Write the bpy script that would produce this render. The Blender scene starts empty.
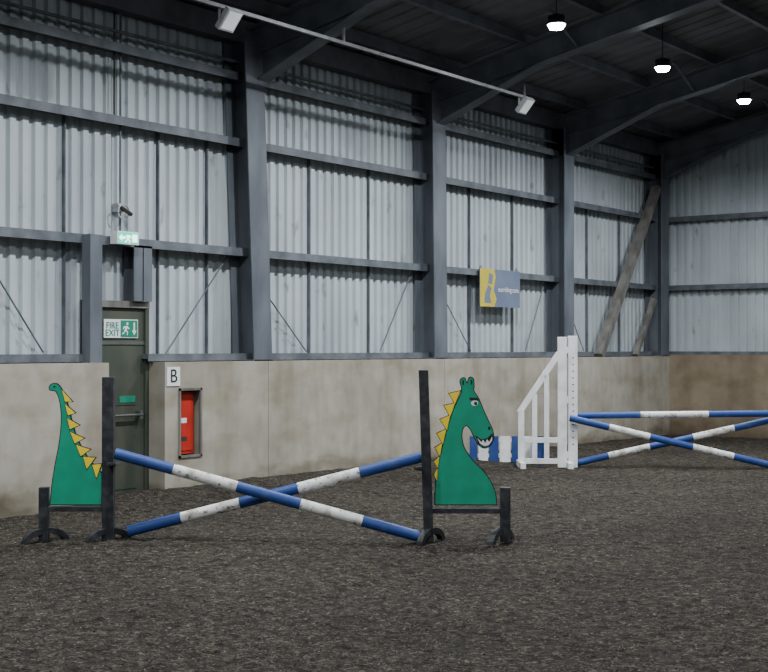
import bpy, bmesh, math, random
from mathutils import Vector, Matrix, noise
random.seed(7)
A = math.radians(36.0); SA, CA = math.sin(A), math.cos(A)
H = 1.8; F = 1345.0; HY = 348.0
KX = -11.63      # inner face of kick wall / columns
CX = -12.03      # cladding plane
KH = 1.63        # kick wall height
YE = 26.10       # end kick wall face
YC = 26.42       # end cladding
YB = -9.0        # rear wall
def P(px, Z, z=0.0):
    xc = (px-384.0)/F*Z
    return Vector((-Z*SA+xc*CA, Z*CA+xc*SA, z))
def roofz(x):
    return 6.1+0.2*(12.03-abs(x))
def wy(px,x):
    u=(px-384)/F; c=-SA+u*CA; Z=x/c; return Z*(CA+u*SA)

# ------------------------------------------------------------ materials
def newmat(name):
    m = bpy.data.materials.new(name); m.use_nodes = True
    nt = m.node_tree
    return m, nt, nt.nodes['Principled BSDF']
def mat(name, c1, c2=None, scale=5, stretch=(1,1,1), lo=.35, hi=.65, rough=.7, metal=0, bump=0, bscale=None, spec=.3, emit=None, estr=0):
    m, nt, b = newmat(name)
    b.inputs['Base Color'].default_value = (*c1, 1)
    b.inputs['Roughness'].default_value = rough
    b.inputs['Metallic'].default_value = metal
    b.inputs['Specular IOR Level'].default_value = spec
    if c2 is None: c2 = tuple(x*.8 for x in c1)
    tc = nt.nodes.new('ShaderNodeTexCoord'); mp = nt.nodes.new('ShaderNodeMapping')
    mp.inputs['Scale'].default_value = stretch
    nt.links.new(tc.outputs['Object'], mp.inputs['Vector'])
    n = nt.nodes.new('ShaderNodeTexNoise'); n.inputs['Scale'].default_value = scale; n.inputs['Detail'].default_value = 6
    nt.links.new(mp.outputs[0], n.inputs['Vector'])
    r = nt.nodes.new('ShaderNodeValToRGB')
    r.color_ramp.elements[0].position = lo; r.color_ramp.elements[0].color = (*c1, 1)
    r.color_ramp.elements[1].position = hi; r.color_ramp.elements[1].color = (*c2, 1)
    nt.links.new(n.outputs['Fac'], r.inputs[0]); nt.links.new(r.outputs[0], b.inputs['Base Color'])
    if bump:
        bn = nt.nodes.new('ShaderNodeTexNoise'); bn.inputs['Scale'].default_value = bscale or scale*4; bn.inputs['Detail'].default_value = 5
        nt.links.new(tc.outputs['Object'], bn.inputs['Vector'])
        bp = nt.nodes.new('ShaderNodeBump'); bp.inputs['Strength'].default_value = bump; bp.inputs['Distance'].default_value = .02
        nt.links.new(bn.outputs['Fac'], bp.inputs['Height']); nt.links.new(bp.outputs[0], b.inputs['Normal'])
    if emit:
        b.inputs['Emission Color'].default_value = (*emit, 1); b.inputs['Emission Strength'].default_value = estr
    return m

M = {}
M['steel'] = mat('painted_steel', (.118,.132,.152), (.07,.08,.095), 3, (1,1,.4), rough=.55)
M['rail'] = mat('rail_steel', (.13,.142,.16), (.07,.08,.092), 4, rough=.5)
M['roofsteel'] = mat('roof_steel', (.13,.14,.155), (.08,.088,.10), 3, rough=.6)
M['galv'] = mat('galvanised', (.42,.43,.44), (.3,.31,.32), 8, rough=.45, metal=.2)
M['bar'] = mat('dull_galvanised_bar', (.20,.205,.21), (.13,.135,.14), 8, rough=.6)
M['black'] = mat('black_paint', (.018,.02,.024), (.06,.062,.066), 14, rough=.5, lo=.45, hi=.8)
M['outline'] = mat('outline_black', (.01,.012,.012), (.02,.02,.02), 5)
M['green'] = mat('dino_green', (.010,.30,.18), (.008,.25,.145), 6, rough=.45)
M['yellow'] = mat('dino_yellow', (.88,.66,.04), (.78,.55,.03), 6, rough=.45)
M['blue'] = mat('pole_blue', (.022,.058,.22), (.055,.095,.23), 7, (1,1,1), rough=.5, lo=.5, hi=.76)
M['cleanwhite'] = mat('white_paint', (.80,.81,.82), (.60,.60,.59), 5, rough=.45, lo=.45, hi=.75)
M['endwhite'] = mat('sign_white', (.74,.75,.75), (.66,.67,.67), 5)
M['red'] = mat('cabinet_red', (.50,.03,.02), (.36,.03,.02), 6, rough=.35)
M['signgreen'] = mat('sign_green', (.01,.22,.13), (.01,.18,.11), 5)
M['litgreen'] = mat('lit_green', (.02,.5,.3), (.02,.45,.28), 5, emit=(.05,.9,.55), estr=.9)
M['litwhite'] = mat('lit_white', (.8,.95,.9), (.8,.9,.9), 5, emit=(.8,1,.95), estr=2.5)
M['door'] = mat('door_green_grey', (.038,.050,.038), (.065,.07,.052), 3, (1,1,.5), rough=.6)
M['doorfurn'] = mat('door_bar_grey', (.09,.10,.09), (.065,.07,.065), 5, rough=.5)
M['dark'] = mat('dark_recess', (.02,.02,.02), (.04,.035,.03), 6)
M['bannerblue'] = mat('banner_blue_grey', (.11,.135,.20), (.13,.16,.23), 3)
M['banneryellow'] = mat('banner_yellow', (.50,.42,.05), (.44,.36,.04), 3)
M['timber'] = mat('weathered_timber', (.17,.165,.15), (.09,.085,.078), 6, (1,1,.3), rough=.8)
M['lamp'] = mat('led_lens', (1,1,1), (1,1,1), 5, emit=(.86,.94,1), estr=90)
M['roof'] = mat('roof_sheet', (.14,.145,.15), (.095,.10,.105), 2, rough=.8)
M['shred_a'] = mat('rubber_shred_dark', (.032,.030,.028), (.050,.046,.042), 9, rough=.8)
M['shred_b'] = mat('rubber_shred_brown', (.085,.077,.066), (.06,.054,.047), 9, rough=.85)
M['shred_c'] = mat('fibre_shred_pale', (.15,.14,.122), (.11,.102,.09), 9, rough=.9)

def ramp(nt, src, p0, c0, p1, c1, extra=()):
    r = nt.nodes.new('ShaderNodeValToRGB'); e=r.color_ramp.elements
    e[0].position=p0; e[0].color=(*c0,1); e[1].position=p1; e[1].color=(*c1,1)
    for p,c in extra: q=e.new(p); q.color=(*c,1)
    nt.links.new(src, r.inputs[0]); return r.outputs[0]
def mulmix(nt, a, b, f=1.0):
    mx = nt.nodes.new('ShaderNodeMixRGB'); mx.blend_type='MULTIPLY'; mx.inputs[0].default_value=f
    nt.links.new(a, mx.inputs[1]); nt.links.new(b, mx.inputs[2]); return mx.outputs[0]
def nzf(nt, tc, scale, st=(1,1,1), det=6):
    mp = nt.nodes.new('ShaderNodeMapping'); mp.inputs['Scale'].default_value = st
    nt.links.new(tc.outputs['Object'], mp.inputs['Vector'])
    n = nt.nodes.new('ShaderNodeTexNoise'); n.inputs['Scale'].default_value = scale; n.inputs['Detail'].default_value = det
    nt.links.new(mp.outputs[0], n.inputs['Vector']); return n.outputs['Fac']

def scuffed():
    m, nt, b = newmat('scuffed_white'); tc = nt.nodes.new('ShaderNodeTexCoord')
    a = ramp(nt, nzf(nt,tc,7,det=9), .50,(.72,.72,.70), .70,(.36,.33,.27))
    c = ramp(nt, nzf(nt,tc,22,det=4), .35,(.14,.13,.12), .42,(1,1,1))
    nt.links.new(mulmix(nt,a,c,.85), b.inputs['Base Color']); b.inputs['Roughness'].default_value=.6
    return m
M['white'] = scuffed()

def clad_mat():
    m, nt, b = newmat('cladding_sheet'); tc = nt.nodes.new('ShaderNodeTexCoord')
    a = ramp(nt, nzf(nt,tc,2.2,(1,1,.12)), .3,(.36,.40,.425), .7,(.46,.505,.53))
    c = ramp(nt, nzf(nt,tc,.7), .35,(.82,.82,.82), .6,(1,1,1))
    d = ramp(nt, nzf(nt,tc,5,(1,1,.5)), .27,(.42,.41,.39), .36,(1,1,1))
    nt.links.new(mulmix(nt,mulmix(nt,a,c),d,.7), b.inputs['Base Color']); b.inputs['Roughness'].default_value=.5
    return m
M['clad'] = clad_mat()

def concrete(name, lo=(.28,.255,.205), hi=(.38,.355,.30), base=.25):
    m, nt, b = newmat(name); N=nt.nodes.new; L=nt.links.new
    tc = N('ShaderNodeTexCoord')
    f1 = nzf(nt,tc,.9,(1,1,1.5),8); f2=nzf(nt,tc,6,(1,1,.6),8); f3=nzf(nt,tc,1.6,(1,1,.1),6); f5=nzf(nt,tc,1.7,(1,.7,1.8),9)
    a = ramp(nt,f1,.32,lo,.66,hi)
    cur = mulmix(nt,a,ramp(nt,f2,.3,(.85,.83,.81),.6,(1,1,1)))
    cur = mulmix(nt,cur,ramp(nt,f3,.34,(.80,.77,.73),.5,(1,1,1)))
    cur = mulmix(nt,cur,ramp(nt,f5,.33,(.82,.79,.73),.52,(1,1,1)))
    sp = N('ShaderNodeSeparateXYZ'); L(tc.outputs['Object'], sp.inputs[0])
    sc = N('ShaderNodeMath'); sc.operation='MULTIPLY_ADD'; L(f5, sc.inputs[0]); sc.inputs[1].default_value=.7; sc.inputs[2].default_value=-.35
    ad = N('ShaderNodeMath'); ad.operation='ADD'; L(sp.outputs['Z'], ad.inputs[0]); L(sc.outputs[0], ad.inputs[1])
    cur = mulmix(nt,cur,ramp(nt,ad.outputs[0],.02,(.48,.44,.39),base,(1,1,1)))
    L(cur, b.inputs['Base Color']); b.inputs['Roughness'].default_value=.85
    bp = N('ShaderNodeBump'); bp.inputs['Strength'].default_value=.2; bp.inputs['Distance'].default_value=.02
    L(f2, bp.inputs['Height']); L(bp.outputs[0], b.inputs['Normal'])
    return m
M['conc'] = concrete('kick_wall_concrete')
M['endkick'] = concrete('stained_end_concrete', lo=(.17,.135,.09), hi=(.26,.215,.15), base=.6)

def ground_mat():
    m, nt, b = newmat('rubber_fibre_footing'); N, L = nt.nodes.new, nt.links.new
    tc = N('ShaderNodeTexCoord')
    wn = N('ShaderNodeTexNoise'); wn.inputs['Scale'].default_value=22; wn.inputs['Detail'].default_value=3
    L(tc.outputs['Object'], wn.inputs['Vector'])
    wm = N('ShaderNodeVectorMath'); wm.operation='MULTIPLY_ADD'; wm.inputs[1].default_value=(.05,.05,.05)
    L(wn.outputs['Color'], wm.inputs[0]); L(tc.outputs['Object'], wm.inputs[2])
    def vor(s):
        v = N('ShaderNodeTexVoronoi'); v.inputs['Scale'].default_value=s; L(wm.outputs[0], v.inputs['Vector']); return v
    v1 = vor(42); v2 = vor(90)
    s1 = N('ShaderNodeSeparateXYZ'); L(v1.outputs['Color'], s1.inputs[0])
    s2 = N('ShaderNodeSeparateXYZ'); L(v2.outputs['Color'], s2.inputs[0])
    a = ramp(nt,s1.outputs[0],0,(.024,.021,.018),1,(.105,.095,.080),[(.55,(.044,.039,.033)),(.85,(.068,.061,.052))])
    c = ramp(nt,s2.outputs[1],0,(.65,.65,.65),1,(1.7,1.67,1.6),[(.7,(.95,.95,.95)),(.9,(1.2,1.18,1.16))])
    cur = mulmix(nt,a,c)
    cur = mulmix(nt,cur,ramp(nt,nzf(nt,tc,.8),.3,(.78,.77,.75),.7,(1.18,1.16,1.12)))
    f2 = nzf(nt,tc,10,det=8)
    cur = mulmix(nt,cur,ramp(nt,f2,.36,(.52,.51,.50),.62,(1.25,1.23,1.2)))
    L(cur, b.inputs['Base Color']); b.inputs['Roughness'].default_value=.95; b.inputs['Specular IOR Level'].default_value=.1
    add = N('ShaderNodeMath'); add.operation='MULTIPLY_ADD'; L(v1.outputs['Distance'], add.inputs[0]); add.inputs[1].default_value=-.5
    L(f2, add.inputs[2])
    bp = N('ShaderNodeBump'); bp.inputs['Strength'].default_value=.75; bp.inputs['Distance'].default_value=.045
    L(add.outputs[0], bp.inputs['Height']); L(bp.outputs[0], b.inputs['Normal'])
    return m
M['ground'] = ground_mat()

# ------------------------------------------------------------ mesh builder
def link(o, parent=None):
    bpy.context.scene.collection.objects.link(o)
    if parent is not None: o.parent = parent
    return o
def empty(name, loc=(0,0,0), rz=0):
    o = bpy.data.objects.new(name, None); o.location = loc; o.rotation_euler = (0,0,rz); o.empty_display_size=.2
    return link(o)
class MB:
    def __init__(s): s.v=[]; s.f=[]; s.m=[]; s.mats=[]; s.sm=[]
    def mi(s, k):
        if k not in s.mats: s.mats.append(k)
        return s.mats.index(k)
    def add(s, vs, fs, k, smooth=False):
        o=len(s.v); s.v += [tuple(v) for v in vs]; i=s.mi(k)
        for f in fs: s.f.append([a+o for a in f]); s.m.append(i); s.sm.append(smooth)
    def box(s, a, b, k, M4=None):
        vs=[Vector((x,y,z)) for x in (a[0],b[0]) for y in (a[1],b[1]) for z in (a[2],b[2])]
        if M4 is not None: vs=[M4@v for v in vs]
        s.add(vs, [(0,1,3,2),(4,6,7,5),(0,4,5,1),(2,3,7,6),(0,2,6,4),(1,5,7,3)], k)
    def beam(s, p0, p1, w, h, k, up=(0,0,1)):
        p0=Vector(p0); p1=Vector(p1); d=(p1-p0); L=d.length; d.normalize()
        u=Vector(up); x=d.cross(u).normalized(); y=x.cross(d).normalized()
        vs=[p0+d*L*t+x*w/2*i+y*h/2*j for t in (0,1) for i in (-1,1) for j in (-1,1)]
        s.add(vs, [(0,1,3,2),(4,6,7,5),(0,4,5,1),(2,3,7,6),(0,2,6,4),(1,5,7,3)], k)
    def tube(s, p0, p1, r, k, n=12, r1=None, cap=True):
        p0=Vector(p0); p1=Vector(p1); d=(p1-p0).normalized(); r1=r if r1 is None else r1
        u=Vector((0,0,1)) if abs(d.z)<.9 else Vector((1,0,0))
        x=d.cross(u).normalized(); y=x.cross(d)
        vs=[]
        for p,rr in ((p0,r),(p1,r1)):
            for i in range(n):
                a=2*math.pi*i/n; vs.append(p+x*rr*math.cos(a)+y*rr*math.sin(a))
        s.add(vs, [(i,(i+1)%n,n+(i+1)%n,n+i) for i in range(n)], k, True)
        if cap: s.add(vs, [tuple(range(n))[::-1], tuple(range(n,2*n))], k)
    def prism(s, pts, y0, y1, k, M4=None):   # pts in XZ, extruded in Y
        n=len(pts)
        vs=[Vector((p[0],y0,p[1])) for p in pts]+[Vector((p[0],y1,p[1])) for p in pts]
        if M4 is not None: vs=[M4@v for v in vs]
        s.add(vs, [tuple(range(n)), tuple(range(n,2*n))[::-1]]+[(i,n+i,n+(i+1)%n,(i+1)%n) for i in range(n)], k)
    def build(s, name, parent=None, loc=(0,0,0), rz=0, bevel=0, recalc=True):
        me=bpy.data.meshes.new(name); me.from_pydata(s.v, [], s.f)
        for k in s.mats: me.materials.append(M[k])
        me.polygons.foreach_set('material_index', s.m); me.polygons.foreach_set('use_smooth', s.sm)
        if recalc:
            bm=bmesh.new(); bm.from_mesh(me); bmesh.ops.recalc_face_normals(bm, faces=bm.faces); bm.to_mesh(me); bm.free()
        me.update()
        o=bpy.data.objects.new(name, me); o.location=loc; o.rotation_euler=(0,0,rz)
        link(o, parent)
        if bevel:
            b=o.modifiers.new('bevel','BEVEL'); b.width=bevel; b.segments=2; b.limit_method='ANGLE'
        return o
def text_into(mb, body, size, k, M4, depth=.003, ls=1.0):
    cu=bpy.data.curves.new('t','FONT'); cu.body=body; cu.size=size; cu.extrude=depth; cu.align_x='CENTER'; cu.align_y='CENTER'; cu.space_line=ls
    o=bpy.data.objects.new('t',cu); bpy.context.scene.collection.objects.link(o)
    dg=bpy.context.evaluated_depsgraph_get(); me=bpy.data.meshes.new_from_object(o.evaluated_get(dg))
    mb.add([M4@v.co for v in me.vertices], [tuple(p.vertices) for p in me.polygons], k)
    bpy.data.objects.remove(o); bpy.data.curves.remove(cu)
def wallM(x, y, z): return Matrix(((0,0,1,x),(1,0,0,y),(0,1,0,z),(0,0,0,1)))

# ------------------------------------------------------------ floor
def bank(x, y):
    s = x-KX
    t = max(0, 1-s/1.3); t=t*t*(3-2*t)
    a = min(1,max(0,(y-9.6)/1.3)); b=min(1,max(0,(25-y)/8))
    return .11*t*a*b
def gz(x,y):
    v=.03*noise.noise(Vector((x*.5,y*.5,0)))+.016*noise.noise(Vector((x*1.8,y*1.8,3)))
    v+=.015*noise.noise(Vector((x*6,y*6,5)))+.010*noise.noise(Vector((x*14,y*14,9)))
    return v*.9+bank(x,y)
def axis(lo, a, b, hi, fine, coarse):
    out=[]; t=lo
    while t<a: out.append(t); t+=coarse
    t=a
    while t<b: out.append(t); t+=fine
    t=b
    while t<hi: out.append(t); t+=coarse
    out.append(hi); return out
xs=axis(KX-.2,KX-.1,1.5,12,.05,.6); ys=axis(YB,4.5,YE,YE+.2,.05,.6)
vs=[(x,y,gz(x,y)) for x in xs for y in ys]; ny=len(ys)
fs=[(i*ny+j,(i+1)*ny+j,(i+1)*ny+j+1,i*ny+j+1) for i in range(len(xs)-1) for j in range(ny-1)]
me=bpy.data.meshes.new('floor'); me.from_pydata(vs,[],fs); me.materials.append(M['ground'])
me.polygons.foreach_set('use_smooth',[True]*len(fs)); floor=link(bpy.data.objects.new('floor',me))
mb=MB(); rr=random.random
cnt=0
while cnt<42000:
    Z=5.5+12.5*rr()**1.25; u=(-.36+.72*rr()); x=-Z*SA+u*Z*CA; y=Z*CA+u*Z*SA
    if x<KX+.03 or y>YE-.05: continue
    cnt+=1
    z=gz(x,y); a=rr()*6.283; l=.007+.016*rr()**2; w=.004+.006*rr(); h=.003+.005*rr()
    ca,sa=math.cos(a),math.sin(a)
    base=[(x+ca*p*l-sa*q*w, y+sa*p*l+ca*q*w, z-.002) for p,q in ((-1,-.6),(.3,-1),(1,.4),(-.5,1))]
    t=(x+ca*.3*l*(rr()-.5), y+sa*.3*l, z+h); t2=(x+ca*l*.8, y+sa*l*.8, z+h*rr())
    r=rr(); k='shred_a' if r<.60 else ('shred_b' if r<.92 else 'shred_c')
    mb.add(base+[t,t2],[(0,1,4),(1,5,4),(1,2,5),(2,3,5),(3,4,5),(3,0,4)],k)
mb.build('rubber_shreds',floor,recalc=False)

def corr(a, b, pitch=.175, d=.042):
    pts=[]; t=a
    while t<b:
        pts += [(t,0),(t+pitch*.45,0),(t+pitch*.55,d),(t+pitch*.9,d)]; t+=pitch
    pts.append((t,0)); return [(min(p[0],b),p[1]) for p in pts]

# left wall ------------------------------------------------
wl=empty('wall_left')
D0,D1=wy(109,KX),11.53       # door opening
N0,N1,NZ0,NZ1=11.76,12.16,.46,1.31
mb=MB()
def kick(y0,y1,z0=-.3,z1=KH,x0=CX+.02): mb.box((x0,y0,z0),(KX,y1,z1),'conc')
kick(YB,D0); kick(D1,N0); kick(N0,N1,-.3,NZ0); kick(N0,N1,NZ1,KH)
js=[N1,13.42,17.62,21.82,YE+.3]
for a,b in zip(js[:-1],js[1:]): kick(a+(.008 if a!=N1 else 0),b)
mb.box((CX+.02,N0,NZ0),(CX+.06,N1,NZ1),'dark')
mb.build('kick_wall',wl)
mb=MB(); pr=corr(YB,YC)
v2=[]
for t,o in pr:
    v2 += [(CX-o,t,2.36 if D0<=t<=D1 else 1.55),(CX-o,t,6.15)]
f=[(2*i,2*i+1,2*i+3,2*i+2) for i in range(len(pr)-1)]
mb.add(v2,f,'clad'); mb.build('cladding',wl)
mb=MB()
for z,h,dp in ((1.70,.06,.22),(3.07,.075,.2),(4.50,.075,.2),(5.36,.075,.2)):
    segs=[(YB,YC)]
    if z<2: segs=[(YB,D0-.02),(D1-.1,YC)]
    for a,b in segs:
        mb.box((CX,a,z-h/2),(CX+dp,b,z+h/2),'rail')
        mb.box((CX+dp-.012,a,z-h/2-.03),(CX+dp,b,z-h/2),'rail')
mb.tube((CX+.16,YB,5.54),(CX+.16,YC,5.54),.022,'rail',8)
mb.box((CX,YB,5.8),(CX+.2,YC,6.1),'roofsteel')
cols=[4.5,8.70,13.31,17.53,21.74,25.91]
bars=[wy(62,CX),wy(156,CX),wy(205,CX)]
for a,b in zip(cols[2:-1],cols[3:]): bars += [a+(b-a)/3, a+(b-a)*2/3]
for y in bars:
    mb.box((CX,y-.008,KH),(CX+.05,y+.008,4.5),'rail')
for p,q in (((11.85,1.72),(12.98,3.0)),((9.3,2.6),(9.95,1.75)),((13.5,2.75),(14.6,1.75)),((17.2,3.0),(16.35,1.75)),((17.9,2.8),(18.9,1.75)),((21.4,3.0),(20.7,1.75)),((22.1,2.8),(22.9,1.75))):
    mb.tube((CX+.08,p[0],p[1]),(CX+.08,q[0],q[1]),.010,'rail',6)
mb.beam((KX-.1,23.1,KH+.02),(KX-.1,25.7,5.1),.14,.16,'timber',(1,0,0)); mb.beam((KX-.1,24.7,KH+.02),(KX-.1,25.55,2.8),.09,.1,'timber',(1,0,0))
pa,pb=wy(92,KX-.03),wy(104,KX-.03)
mb.box((CX+.2,pa,KH),(KX-.06,pb,3.10),'steel')
pa,pb=wy(134,CX+.2),wy(152,CX+.2)
mb.box((CX+.02,pa,2.36),(CX+.05,pb,3.03),'steel'); mb.box((CX+.05,(pa+pb)/2-.008,2.36),(CX+.2,(pa+pb)/2+.008,3.03),'steel'); mb.box((CX+.18,pa,2.36),(CX+.2,pb,3.03),'steel')
mb.build('rails',wl)

# steel columns + rafters
for i,y in enumerate([-3.7,.55]+cols):
    mb=MB(); zt=roofz(CX)-.3
    for xa in (KX-.02, CX+.02): mb.box((xa,y-.18,KH),(xa+.02,y+.18,zt),'steel')
    mb.box((CX+.04,y-.008,KH),(KX-.02,y+.008,zt),'steel')
    mb.box((CX+.02,y-.2,KH),(KX,y+.2,KH+.02),'steel')
    ln={4:.045,5:.016}.get(i,0)
    mb.v=[(a,b-ln*(c-KH-.3),c) for a,b,c in mb.v]
    mb.build('steel_column',None,bevel=.003)
    mb=MB()
    for sg in (1,-1):
        def pt(s,z): return (sg*(CX+s),z)
        rt=lambda s: 6.1+.2*s-.15
        rb=lambda s: 6.1+.2*s-.5
        L=12.03
        mb.prism([pt(0,rt(0)),pt(L,rt(L)),pt(L,rb(L)),pt(2.2,rb(2.2)),pt(.4,5.32),pt(0,5.32)],y-.008,y+.008,'roofsteel')
        mb.prism([pt(0,rt(0)),pt(L,rt(L)),pt(L,rt(L)-.02),pt(0,rt(0)-.02)],y-.12,y+.12,'roofsteel')
        mb.prism([pt(.4,5.32),pt(2.2,rb(2.2)),pt(L,rb(L)),pt(L,rb(L)-.02),pt(2.2,rb(2.2)-.02),pt(.4,5.30)],y-.12,y+.12,'steel')
        mb.prism([pt(.4,rb(.4)),pt(2.2,rb(2.2)),pt(2.2,rb(2.2)-.015),pt(.4,rb(.4)-.015)],y-.08,y+.08,'roofsteel')
    mb.build('roof_rafter')

# ceiling
mb=MB()
for sg in (1,-1):
    n=int((YC-YB)/.33)+2; vv=[]
    for k in range(n+1):
        yy=YB-.1+k*.33
        for dy,dz in ((0,0),(.04,.03),(.08,0)): 
            vv += [(sg*12.1,yy+dy,roofz(12.1)+dz),(0,yy+dy,roofz(0)+dz)]
    mb.add(vv,[(2*i,2*i+1,2*i+3,2*i+2) for i in range(len(vv)//2-1)],'roof')
mb.build('ceiling')
mb=MB()
for sg in (1,-1):
    s=.7
    while s<11.9:
        x=sg*(-12.03+s); z=roofz(x)
        mb.box((x-.03,YB,z-.15),(x+.03,YC,z-.005),'roofsteel'); mb.box((x-.03,YB,z-.155),(x+.05,YC,z-.14),'roofsteel')
        s+=1.25
for yc in cols:
    for x in (-9.2,-6.7,-4.2):
        z=roofz(x)
        mb.beam((x,yc,z-.5),(x,yc+.9,z-.12),.04,.04,'roofsteel'); mb.beam((x,yc,z-.5),(x,yc-.9,z-.12),.04,.04,'roofsteel')
mb.build('roof_purlins')

# end wall
we=empty('wall_end')
mb=MB(); mb.box((KX,YE,-.3),(12,YC-.02,KH+.03),'endkick')
for x in [KX+4.2*k for k in range(1,6)]: mb.box((x-.006,YE-.004,-.1),(x+.006,YE,KH),'dark')
mb.build('kick_wall',we)
mb=MB(); pr=corr(-12.1,12.1)
v=[]
for t,o in pr: v += [(t,YC+o,1.6),(t,YC+o,roofz(t)+.02)]
mb.add(v,[(2*i,2*i+1,2*i+3,2*i+2) for i in range(len(pr)-1)],'clad'); mb.build('cladding',we)
mb=MB()
for z,h,dp in ((1.70,.06,.2),(3.07,.075,.14),(4.50,.075,.14)):
    mb.box((-11.9,YC-dp,z-h/2),(11.9,YC,z+h/2),'rail'); mb.box((-11.9,YC-dp,z-h/2-.03),(11.9,YC-dp+.012,z-h/2),'rail')
for x in (-6.0,0,6.0): mb.box((x-.1,YC-.3,KH),(x+.1,YC-.02,roofz(x)-.1),'steel')
mb.build('rails',we)
wr=empty('wall_right'); mb=MB(); mb.box((11.6,YB,-.3),(11.95,YC,KH),'conc'); mb.box((12.03,YB,1.6),(12.08,YC,6.15),'clad'); mb.build('panel',wr)
wb=empty('wall_rear'); mb=MB(); mb.box((-12,YB-.3,-.3),(12,YB,KH),'conc'); mb.prism([(-12.1,1.6),(12.1,1.6),(12.1,6.15),(0,8.5),(-12.1,6.15)],YB-.1,YB-.05,'clad'); mb.build('panel',wb)

# ------------------------------------------------------------ door
mb=MB()
xd=CX+.10
mb.box((CX-.06,D0-.05,-.1),(CX,D1+.05,2.36),'dark')
mb.box((xd-.05,D0+.05,-.05),(xd,D1-.06,2.28),'door')
for y in (D0,D1-.06): mb.box((CX,y,-.1),(xd+.03,y+.06,2.36),'door')
mb.box((CX,D0,2.28),(xd+.04,D1,2.36),'timber')
mb.box((xd,D0+.05,1.84),(xd+.012,D1-.06,1.88),'doorfurn')
for zz in (.12,1.12): mb.box((xd,D0+.16,zz),(xd+.008,D1-.18,zz+.66),'door')
mb.tube((xd+.07,D0+.12,1.0),(xd+.07,D1-.14,1.0),.016,'doorfurn',10)
for y in (D0+.15,D1-.17): mb.box((xd,y-.025,.95),(xd+.08,y+.025,1.05),'doorfurn')
ys_=wy(127,xd); mb.box((xd+.008,ys_-.13,1.15),(xd+.014,ys_+.12,1.23),'signgreen')
mb.build('door_1',None)
mb=MB(); W=wallM(xd+.014,wy(120,xd),2.03)
mb.box((-.27,-.11,0),(.27,.11,.006),'endwhite',W); mb.box((-.01,-.10,.006),(.26,.10,.009),'signgreen',W)
text_into(mb,'FIRE\nEXIT',.11,'signgreen',W@Matrix.Translation((-.14,-.01,.008)),ls=.8)
def flat(pts,z,k,W,dx=0,dy=0,s=1): mb.add([W@Vector((dx+a*s,dy+b*s,z)) for a,b in pts],[tuple(range(len(pts)))],k)
man=[(-.03,.045),(.03,.05),(.05,.02),(.07,.02),(.07,.005),(.04,.0),(.025,.02),(.01,-.02),(.04,-.04),(.03,-.09),(.01,-.09),(.02,-.05),(-.02,-.03),(-.04,-.07),(-.08,-.08),(-.08,-.06),(-.05,-.05),(-.02,.02),(-.04,.02),(-.05,-.005),(-.065,0),(-.055,.035)]
flat(man,.011,'endwhite',W,.075,-.005,.8); flat([(.016*math.cos(a/6*math.pi)+.03,.016*math.sin(a/6*math.pi)+.065) for a in range(12)],.011,'endwhite',W,.065,-.005)
flat([(-.012,.075),(.012,.075),(.012,-.02),(.038,-.02),(0,-.075),(-.038,-.02),(-.012,-.02)],.011,'endwhite',W,.205)
mb.build('fire_exit_sign')
mb=MB(); ye=wy(128,CX+.34); W=wallM(CX+.34,ye,3.09)
mb.box((-.17,-.075,-.12),(.17,.075,.0),'endwhite',W); mb.box((-.16,-.065,.0),(.16,.065,.004),'litgreen',W)
flat(man,.006,'litwhite',W,0,0,.7); flat([(-.15,0),(-.10,.04),(-.10,.015),(-.05,.015),(-.05,-.015),(-.10,-.015),(-.10,-.04)],.006,'litwhite',W); flat([(.06,-.045),(.14,-.045),(.14,.045),(.06,.045)],.006,'litwhite',W)
mb.build('emergency_exit_light')
mb=MB()
yc_=wy(120,CX+.08)
mb.tube((CX+.08,yc_,3.12),(CX+.08,yc_,6.0),.013,'rail',8)
mb.tube((CX+.08,yc_-.1,4.5),(CX+.08,yc_-.1,6.0),.010,'dark',8)
mb.box((CX,yc_-.05,3.42),(CX+.1,yc_+.05,3.52),'galv')
mb.tube((CX+.1,yc_,3.47),(CX+.24,yc_+.03,3.38),.025,'dark',8)
pts=[(CX+.14,yc_+.09*math.cos(t),3.42+.09*math.sin(t)) for t in [math.pi*(-.2+1.6*i/10) for i in range(11)]]
for p,q in zip(pts[:-1],pts[1:]): mb.tube(p,q,.010,'galv',8)
mb.build('wall_conduit')
mb=MB(); W=wallM(KX,11.665,1.455)
mb.box((-.11,-.115,0),(.11,.115,.012),'endwhite',W); text_into(mb,'B',.23,'outline',W@Matrix.Translation((0,0,.013))); mb.build('arena_letter_sign')
mb=MB()
y0,y1,z0,z1=N0,N1,NZ0,NZ1
for a,b in (((KX-.02,y0,z0),(KX+.015,y0+.03,z1)),((KX-.02,y1-.03,z0),(KX+.015,y1,z1)),((KX-.02,y0,z0),(KX+.015,y1,z0+.03)),((KX-.02,y0,z1-.03),(KX+.015,y1,z1))): mb.box(a,b,'timber')
mb.box((CX+.07,y0+.03,z0+.04),(KX-.08,y1-.06,z1-.05),'red')
mb.box((KX-.08,y0+.06,z0+.08),(KX-.07,y1-.09,z1-.09),'red')
mb.box((KX-.07,y0+.10,z0+.42),(KX-.067,y1-.19,z0+.48),'endwhite'); mb.box((KX-.07,y0+.12,z0+.2),(KX-.067,y1-.19,z0+.25),'dark')
mb.build('fire_extinguisher_cabinet')
mb=MB(); xb=CX+.26
ya,yb=wy(480,xb),wy(520,xb)
W=wallM(xb,ya,2.49); w=yb-ya; h=.63
mb.box((0,0,-.012),(w,h,0),'bannerblue',W)
flat([(0,0),(.34*w,0),(.40*w,.2*h),(.33*w,.45*h),(.38*w,.8*h),(.34*w,h),(0,h)],.003,'banneryellow',W)
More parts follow.
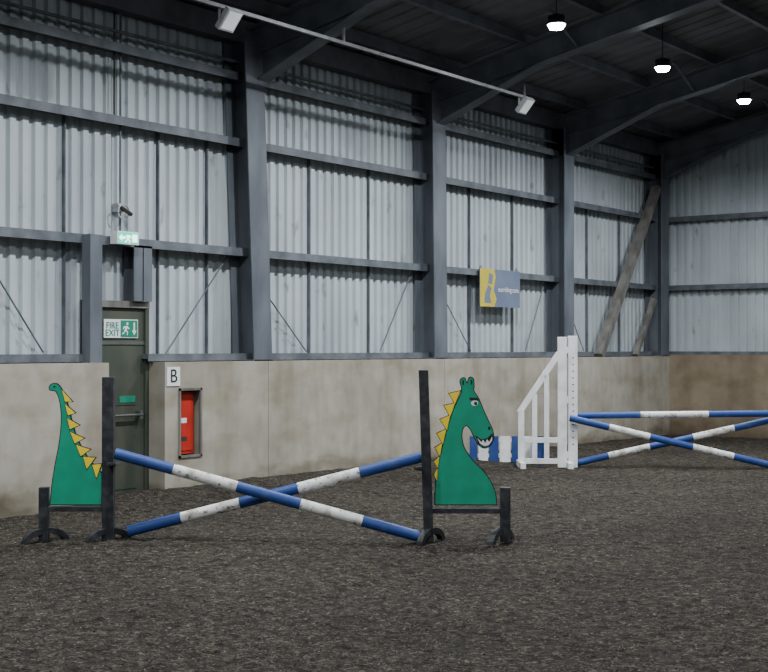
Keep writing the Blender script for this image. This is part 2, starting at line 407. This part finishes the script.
flat([(.10*w,.10*h),(.27*w,.10*h),(.23*w,.3*h),(.28*w,.5*h),(.20*w,.58*h),(.12*w,.35*h)],.005,'bannerblue',W)
flat([(.19*w,.62*h),(.29*w,.6*h),(.31*w,.85*h),(.22*w,.9*h)],.005,'bannerblue',W)
text_into(mb,'ourriding.com',.12,'endwhite',W@Matrix.Translation((.70*w,.47*h,.004)),.001)
mb.box((.05,h-.02,-.05),(.09,h+.05,0),'galv',W); mb.box((w-.09,h-.02,-.05),(w-.05,h+.05,0),'galv',W)
mb.build('advertising_banner')

# ------------------------------------------------------------ lights
PW=275
def highbay(x,y,z):
    e=empty('high_bay_light',(x,y,z)); mb=MB()
    mb.tube((0,0,.02),(0,0,.09),.13,'black',24,.10); mb.tube((0,0,.09),(0,0,.16),.06,'black',16,.045)
    mb.tube((0,0,.16),(0,0,roofz(x)-.12-z),.008,'black',6)
    mb.tube((0,0,-.035),(0,0,.02),.085,'lamp',24,.115)
    for k in range(12):
        a=k*math.pi/6; mb.box((.06,-.004,.09),(.11,.004,.14),'black',Matrix.Rotation(a,4,'Z'))
    mb.build('housing',e)
    l=bpy.data.lights.new('led','AREA'); l.shape='DISK'; l.size=.17; l.energy=PW; l.color=(.92,.965,1.0); l.spread=math.radians(168)
    lo=bpy.data.objects.new('led_emitter',l); lo.location=(0,0,-.045); link(lo,e)
for y in (22.1,18.8,15.5,12.0,8.0,3.5): highbay(-8.48,y,6.0)
for y in (22,15.5,8,1,-5): highbay(-1.5,y,7.2)
for y in (20,11,2,-5): highbay(6.5,y,6.5)

s=1.5; xb=KX+s; zb=5.56
mb=MB(); mb.beam((xb,3,zb),(xb,17.6,zb),.035,.04,'bar')
for y in (4.5,8.7,13.1,17.52): mb.box((xb-.012,y-.012,zb),(xb+.012,y+.012,5.75),'bar')
mb.build('lighting_bar')
def flood(y):
    e=empty('floodlight',(xb,y,zb-.025)); mb=MB()
    R=Matrix.Translation((.02,0,-.10))@Matrix.Rotation(math.radians(-50),4,'Y')
    mb.box((-.13,-.12,-.04),(.13,.12,.03),'galv',R); mb.box((-.11,-.10,-.046),(.11,.10,-.04),'endwhite',R)
    mb.box((-.07,-.08,.03),(.07,.08,.07),'black',R)
    mb.box((-.015,-.14,-.12),(.015,-.125,.0),'galv'); mb.box((-.015,.125,-.12),(.015,.14,.0),'galv'); mb.box((-.015,-.14,-.015),(.015,.14,.0),'galv')
    mb.build('lamp_head',e,bevel=.005)
flood(17.5); flood(11.0)

# ------------------------------------------------------------ dinosaur jump
def cat(pts, n=5):
    out=[]; m=len(pts)
    for i in range(m-1):
        p0=pts[max(i-1,0)]; p1=pts[i]; p2=pts[i+1]; p3=pts[min(i+2,m-1)]
        for k in range(n):
            t=k/n
            out.append(tuple(.5*((2*p1[j])+(-p0[j]+p2[j])*t+(2*p0[j]-5*p1[j]+4*p2[j]-p3[j])*t*t+(-p0[j]+3*p1[j]-3*p2[j]+p3[j])*t**3) for j in (0,1)))
    out.append(pts[-1]); return out
def area(p): return sum(p[i][0]*p[(i+1)%len(p)][1]-p[(i+1)%len(p)][0]*p[i][1] for i in range(len(p)))/2
def inset(p,d):
    sg=1 if area(p)>0 else -1; out=[]; n=len(p)
    for i in range(n):
        a=Vector(p[i-1]); b=Vector(p[i]); c=Vector(p[(i+1)%n])
        e1=(b-a); e2=(c-b)
        if e1.length<1e-6 or e2.length<1e-6: out.append(tuple(b)); continue
        e1.normalize(); e2.normalize()
        n1=Vector((-e1.y,e1.x))*sg; n2=Vector((-e2.y,e2.x))*sg
        m=n1+n2
        if m.length<.2: out.append(tuple(b+n1*d)); continue
        m.normalize(); k=min(1/max(m.dot(n1),.45),2)
        out.append(tuple(b+m*d*k))
    return out
ZJ=12.5; SC=ZJ/F
def arch(mb, x, ang, z0=0.0):
    R=Matrix.Translation((x,0,z0))@Matrix.Rotation(math.radians(ang),4,'Z')
    o=[];n=14
    for i in range(n+1):
        a=math.pi*i/n; o.append((.23*math.cos(a),.135*math.sin(a)))
    for i in range(n+1):
        a=math.pi*(n-i)/n; o.append((.17*math.cos(a),.075*math.sin(a)))
    mb.prism(o,-.03,.03,'black',R)
def stand(px0, polys, tall, short, rail, feet, cup, lean=0, fang=38):
    o=P(px0,ZJ,0)
    e=empty('dinosaur_jump_stand',(o.x,o.y,0),A)
    def c(p): return ((p[0]-px0)*SC, H-(p[1]-HY)*SC)
    mb=MB()
    (ta,tb,ty)=tall; xa=(ta-px0)*SC; xb_=(tb-px0)*SC; zt=c((0,ty))[1]
    dx=lean
    mb.prism([(xa,.0),(xb_,.0),(xb_-dx,zt),(xa-dx,zt)],-.05,.05,'black')
    (sa,sb,sy)=short; mb.box(((sa-px0)*SC,-.045,0),((sb-px0)*SC,.045,c((0,sy))[1]),'black')
    l=min(ta,sa); r=max(tb,sb); mb.box(((l-px0)*SC+.02,-.03,c((0,rail+5))[1]),((r-px0)*SC-.02,.03,c((0,rail))[1]),'black')
    cx,cz=c(cup); mb.box((cx-.05,-.17,cz-.035),(cx+.03,.08,cz-.02),'black'); mb.box((cx-.05,-.17,cz-.035),(cx+.03,-.16,cz),'black')
    mb.build('frame',e,bevel=.006)
    mb=MB()
    for f_ in feet: arch(mb,(f_-px0)*SC,fang)
    mb.build('feet',e,bevel=.004)
    mb=MB()
    for kind,pts in polys:
        q=[c(p) for p in pts]
        if kind=='body':
            mb.prism(q,-.012,.012,'outline'); mb.prism(inset(q,.009),-.0145,.0145,'green')
        elif kind=='spike':
            mb.prism(q,-.0165,.0165,'outline'); mb.prism(inset(q,.006),-.0185,.0185,'yellow')
        elif kind[0]=='*':
            k,d=kind[1:].split(':'); mb.prism(q,-float(d),float(d),k)
    mb.build('painted_panel',e)
    return e
def ell(cx,cy,rx,ry,n=14): return [(cx+rx*math.cos(2*math.pi*i/n),cy+ry*math.sin(2*math.pi*i/n)) for i in range(n)]
tail=cat([(103,473),(97,467),(90,459),(83,448),(77,435),(73,422),(70,409),(66,397),(62,388),(58,383.5),(53,383),(49.5,386),(49.5,390),(53,391),(56,392),(59,399),(61,411),(61,426),(59,444),(55,465),(52,485),(50,505)])+[(103,505)]
polys=[('body',tail)]
tri=[[(62,389),(65,402),(74,402)],[(65,403),(68,416),(77,413)],[(67,417),(70,430),(81,425)],[(70,431),(75,444),(86,438)],[(76,444),(81,457),(92,449)],[(83,456),(87,470),(97,457)],[(92,464),(97,479),(103,463)]]
polys+=[('spike',t) for t in tri]
polys+=[('*outline:.0165',ell(55,386.5,1.1,1.1,8))]
stand(108,polys,(103,114.5,377),(40,49,487),506,(46,109),(116,461))
back=[(434,505),(435,482),(438,462),(442,446),(446,430),(451,414),(456,402),(460,394),(461,388),(459.5,382),(461,378),(465,377.5),(467,382),(468,378),(471,376.5),(474,379),(474.5,386),(474.5,391),(479,398),(484,410),(489,421),(493,430),(494,439),(490,446),(484,448.5),(478,445),(474,438),(470,430),(466,426),(463,430),(462.5,438),(465,448),(473,460),(484,471),(492,483),(496,494),(497,505)]
head=cat(back,4)
polys=[('body',head)]
tri=[[(461,390),(448,393),(455,405)],[(456,402),(443,405),(450,418)],[(451,414),(439,419),(447,431)],[(447,428),(436,433),(443,445)],[(443,442),(434,447),(440,457)],[(440,455),(433,461),(438,469)],[(438,467),(433,474),(437,482)]]
polys+=[('spike',t) for t in tri]
polys+=[('*endwhite:.0165',ell(474.5,403,3.6,2.8)),('*outline:.0185',ell(475.5,403.4,1.7,1.7)),('*outline:.0190',[(469,397.5),(477,397.5),(479,400),(470,400)]),
 ('*outline:.0165',ell(489,428,1.3,1.8)),
 ('*outline:.0165',[(475,435),(481,439),(487,438),(492,433),(493.5,438),(490,445),(484,447.3),(478,443.5)]),
 ('*endwhite:.0185',[(477,437.5),(481,442),(483,439.5),(485,443),(487,439),(489,442),(491.8,436.5),(492,440),(488.5,445),(484,446),(480,443.5)]),
 ('*outline:.0165',ell(463,382.5,.9,2.8,8)),('*outline:.0165',ell(471.3,382,.9,3,8))]
stand(427,polys,(424,433.5,370),(500,510,487),508,(431,501),(419,465),lean=.05,fang=60)

def pole(name, a, b, segs, r=.05, whitek='white'):
    a=Vector(a); b=Vector(b); mb=MB(); d=(b-a)
    e=[0]+segs+[1]
    for i in range(len(e)-1):
        mb.tube(a+d*e[i],a+d*e[i+1],r,'blue' if i%2==0 else whitek,20,cap=False)
    n=d.normalized()
    mb.tube(a-n*.004,a+n*.001,r*.96,'blue',20); mb.tube(b-n*.001,b+n*.004,r*.96,'blue',20)
    mid=(a+b)/2; mb.v=[tuple(Vector(v)-mid) for v in mb.v]
    return mb.build(name,None,loc=mid)
def PZ(px,py,Z): return P(px,Z,H-(py-HY)/F*Z)
pole('jump_pole',PZ(116,453.5,12.38),PZ(418,536,12.42),[.19,.40,.61,.815],.052)
pole('jump_pole',PZ(129,531,12.56),PZ(421,457,12.55),[.18,.38,.58,.79],.052)

# ------------------------------------------------------------ far jump
ZF=20.3; SF=ZF/F
def wing(px0, mir=1):
    o=P(px0,ZF,0); e=empty('white_jump_wing',(o.x,o.y,0),A); mb=MB()
    X=lambda px:(px-572.5)*SF*mir
    Zz=lambda py:max(0,H-(py-HY)*SF)
    mb.box((X(568) if mir>0 else X(577),-.05,0),(X(577) if mir>0 else X(568),.05,Zz(336)),'cleanwhite')
    def bx(a,b,y0,y1,z0,z1):
        xa,xb_=sorted((X(a),X(b))); mb.box((xa,y0,min(z0,z1)),(xb_,y1,max(z0,z1)),'cleanwhite')
    bx(557.5,566.5,-.04,.04,0,Zz(337))
    for z in (Zz(350),Zz(400),Zz(455)): bx(566,569,-.03,.03,z-.05,z+.05)
    def bm(p,q,w,k='cleanwhite',t=.04):
        mb.beam((X(p[0]),0,Zz(p[1])),(X(q[0]),0,Zz(q[1])),t,w,k,(1,0,.01) if abs(p[0]-q[0])<1 else (0,0,1))
    bm((519,413),(559,353),.09); bm((524,440),(559,440),.08,t=.045); bm((519,461),(559,461),.08,t=.045)
    bx(518,524,-.025,.025,0,Zz(409)); bx(532,537,-.02,.02,Zz(461),Zz(394)); bx(544,549,-.02,.02,Zz(461),Zz(375))
    for px in (521,568): 
        mb.prism([(X(px)-.04,0),(X(px)+.04,0),(X(px)+.04,.09),(X(px)-.04,.09)],-.32,.32,'cleanwhite')
    for k in range(14): 
        z=.35+k*.1; mb.tube((X(572.5),-.052,z),(X(572.5),-.049,z),.012,'dark',8)
    mb.build('frame',e,bevel=.006)
wing(572.5); wing(772.5+9,-1)
pole('jump_pole',PZ(578,415.5,20.28),PZ(772,413.5,20.28),[.32,.67],.05)
pole('jump_pole',PZ(570,418,20.15),PZ(774,466,20.1),[.19,.39,.60,.80],.052)
pole('jump_pole',PZ(569,464.5,20.42),PZ(775,419,20.42),[.19,.39,.60,.80],.052)
o=P(507,20.9,0); e=empty('striped_jump_filler',(o.x,o.y,0),A); mb=MB()
edges=[469,478,488.5,499,511,522.5,534,545]
for i in range(7):
    a=(edges[i]+.6-507)*20.9/F; b=(edges[i+1]-.6-507)*20.9/F
    mb.box((a,-.012,0.03),(b,.012,.43),'blue' if i%2==0 else 'cleanwhite')
for z in (.1,.34): mb.box((-.58,.012,z),(.58,.05,z+.06),'cleanwhite')
for x in (-.5,.5): mb.box((x-.03,-.2,0),(x+.03,.2,.05),'blue')
mb.build('pickets',e)

# ------------------------------------------------------------ world + camera
w=bpy.data.worlds.new('world'); bpy.context.scene.world=w; w.use_nodes=True
w.node_tree.nodes['Background'].inputs[0].default_value=(.6,.7,.8,1); w.node_tree.nodes['Background'].inputs[1].default_value=.05
cd=bpy.data.cameras.new('camera'); cd.sensor_width=36; cd.lens=F/768*36; cd.clip_end=200
co=bpy.data.objects.new('camera',cd); co.location=(0,0,H); co.rotation_euler=(math.radians(90)+math.atan(12/F),0,A)
link(co); bpy.context.scene.camera=co
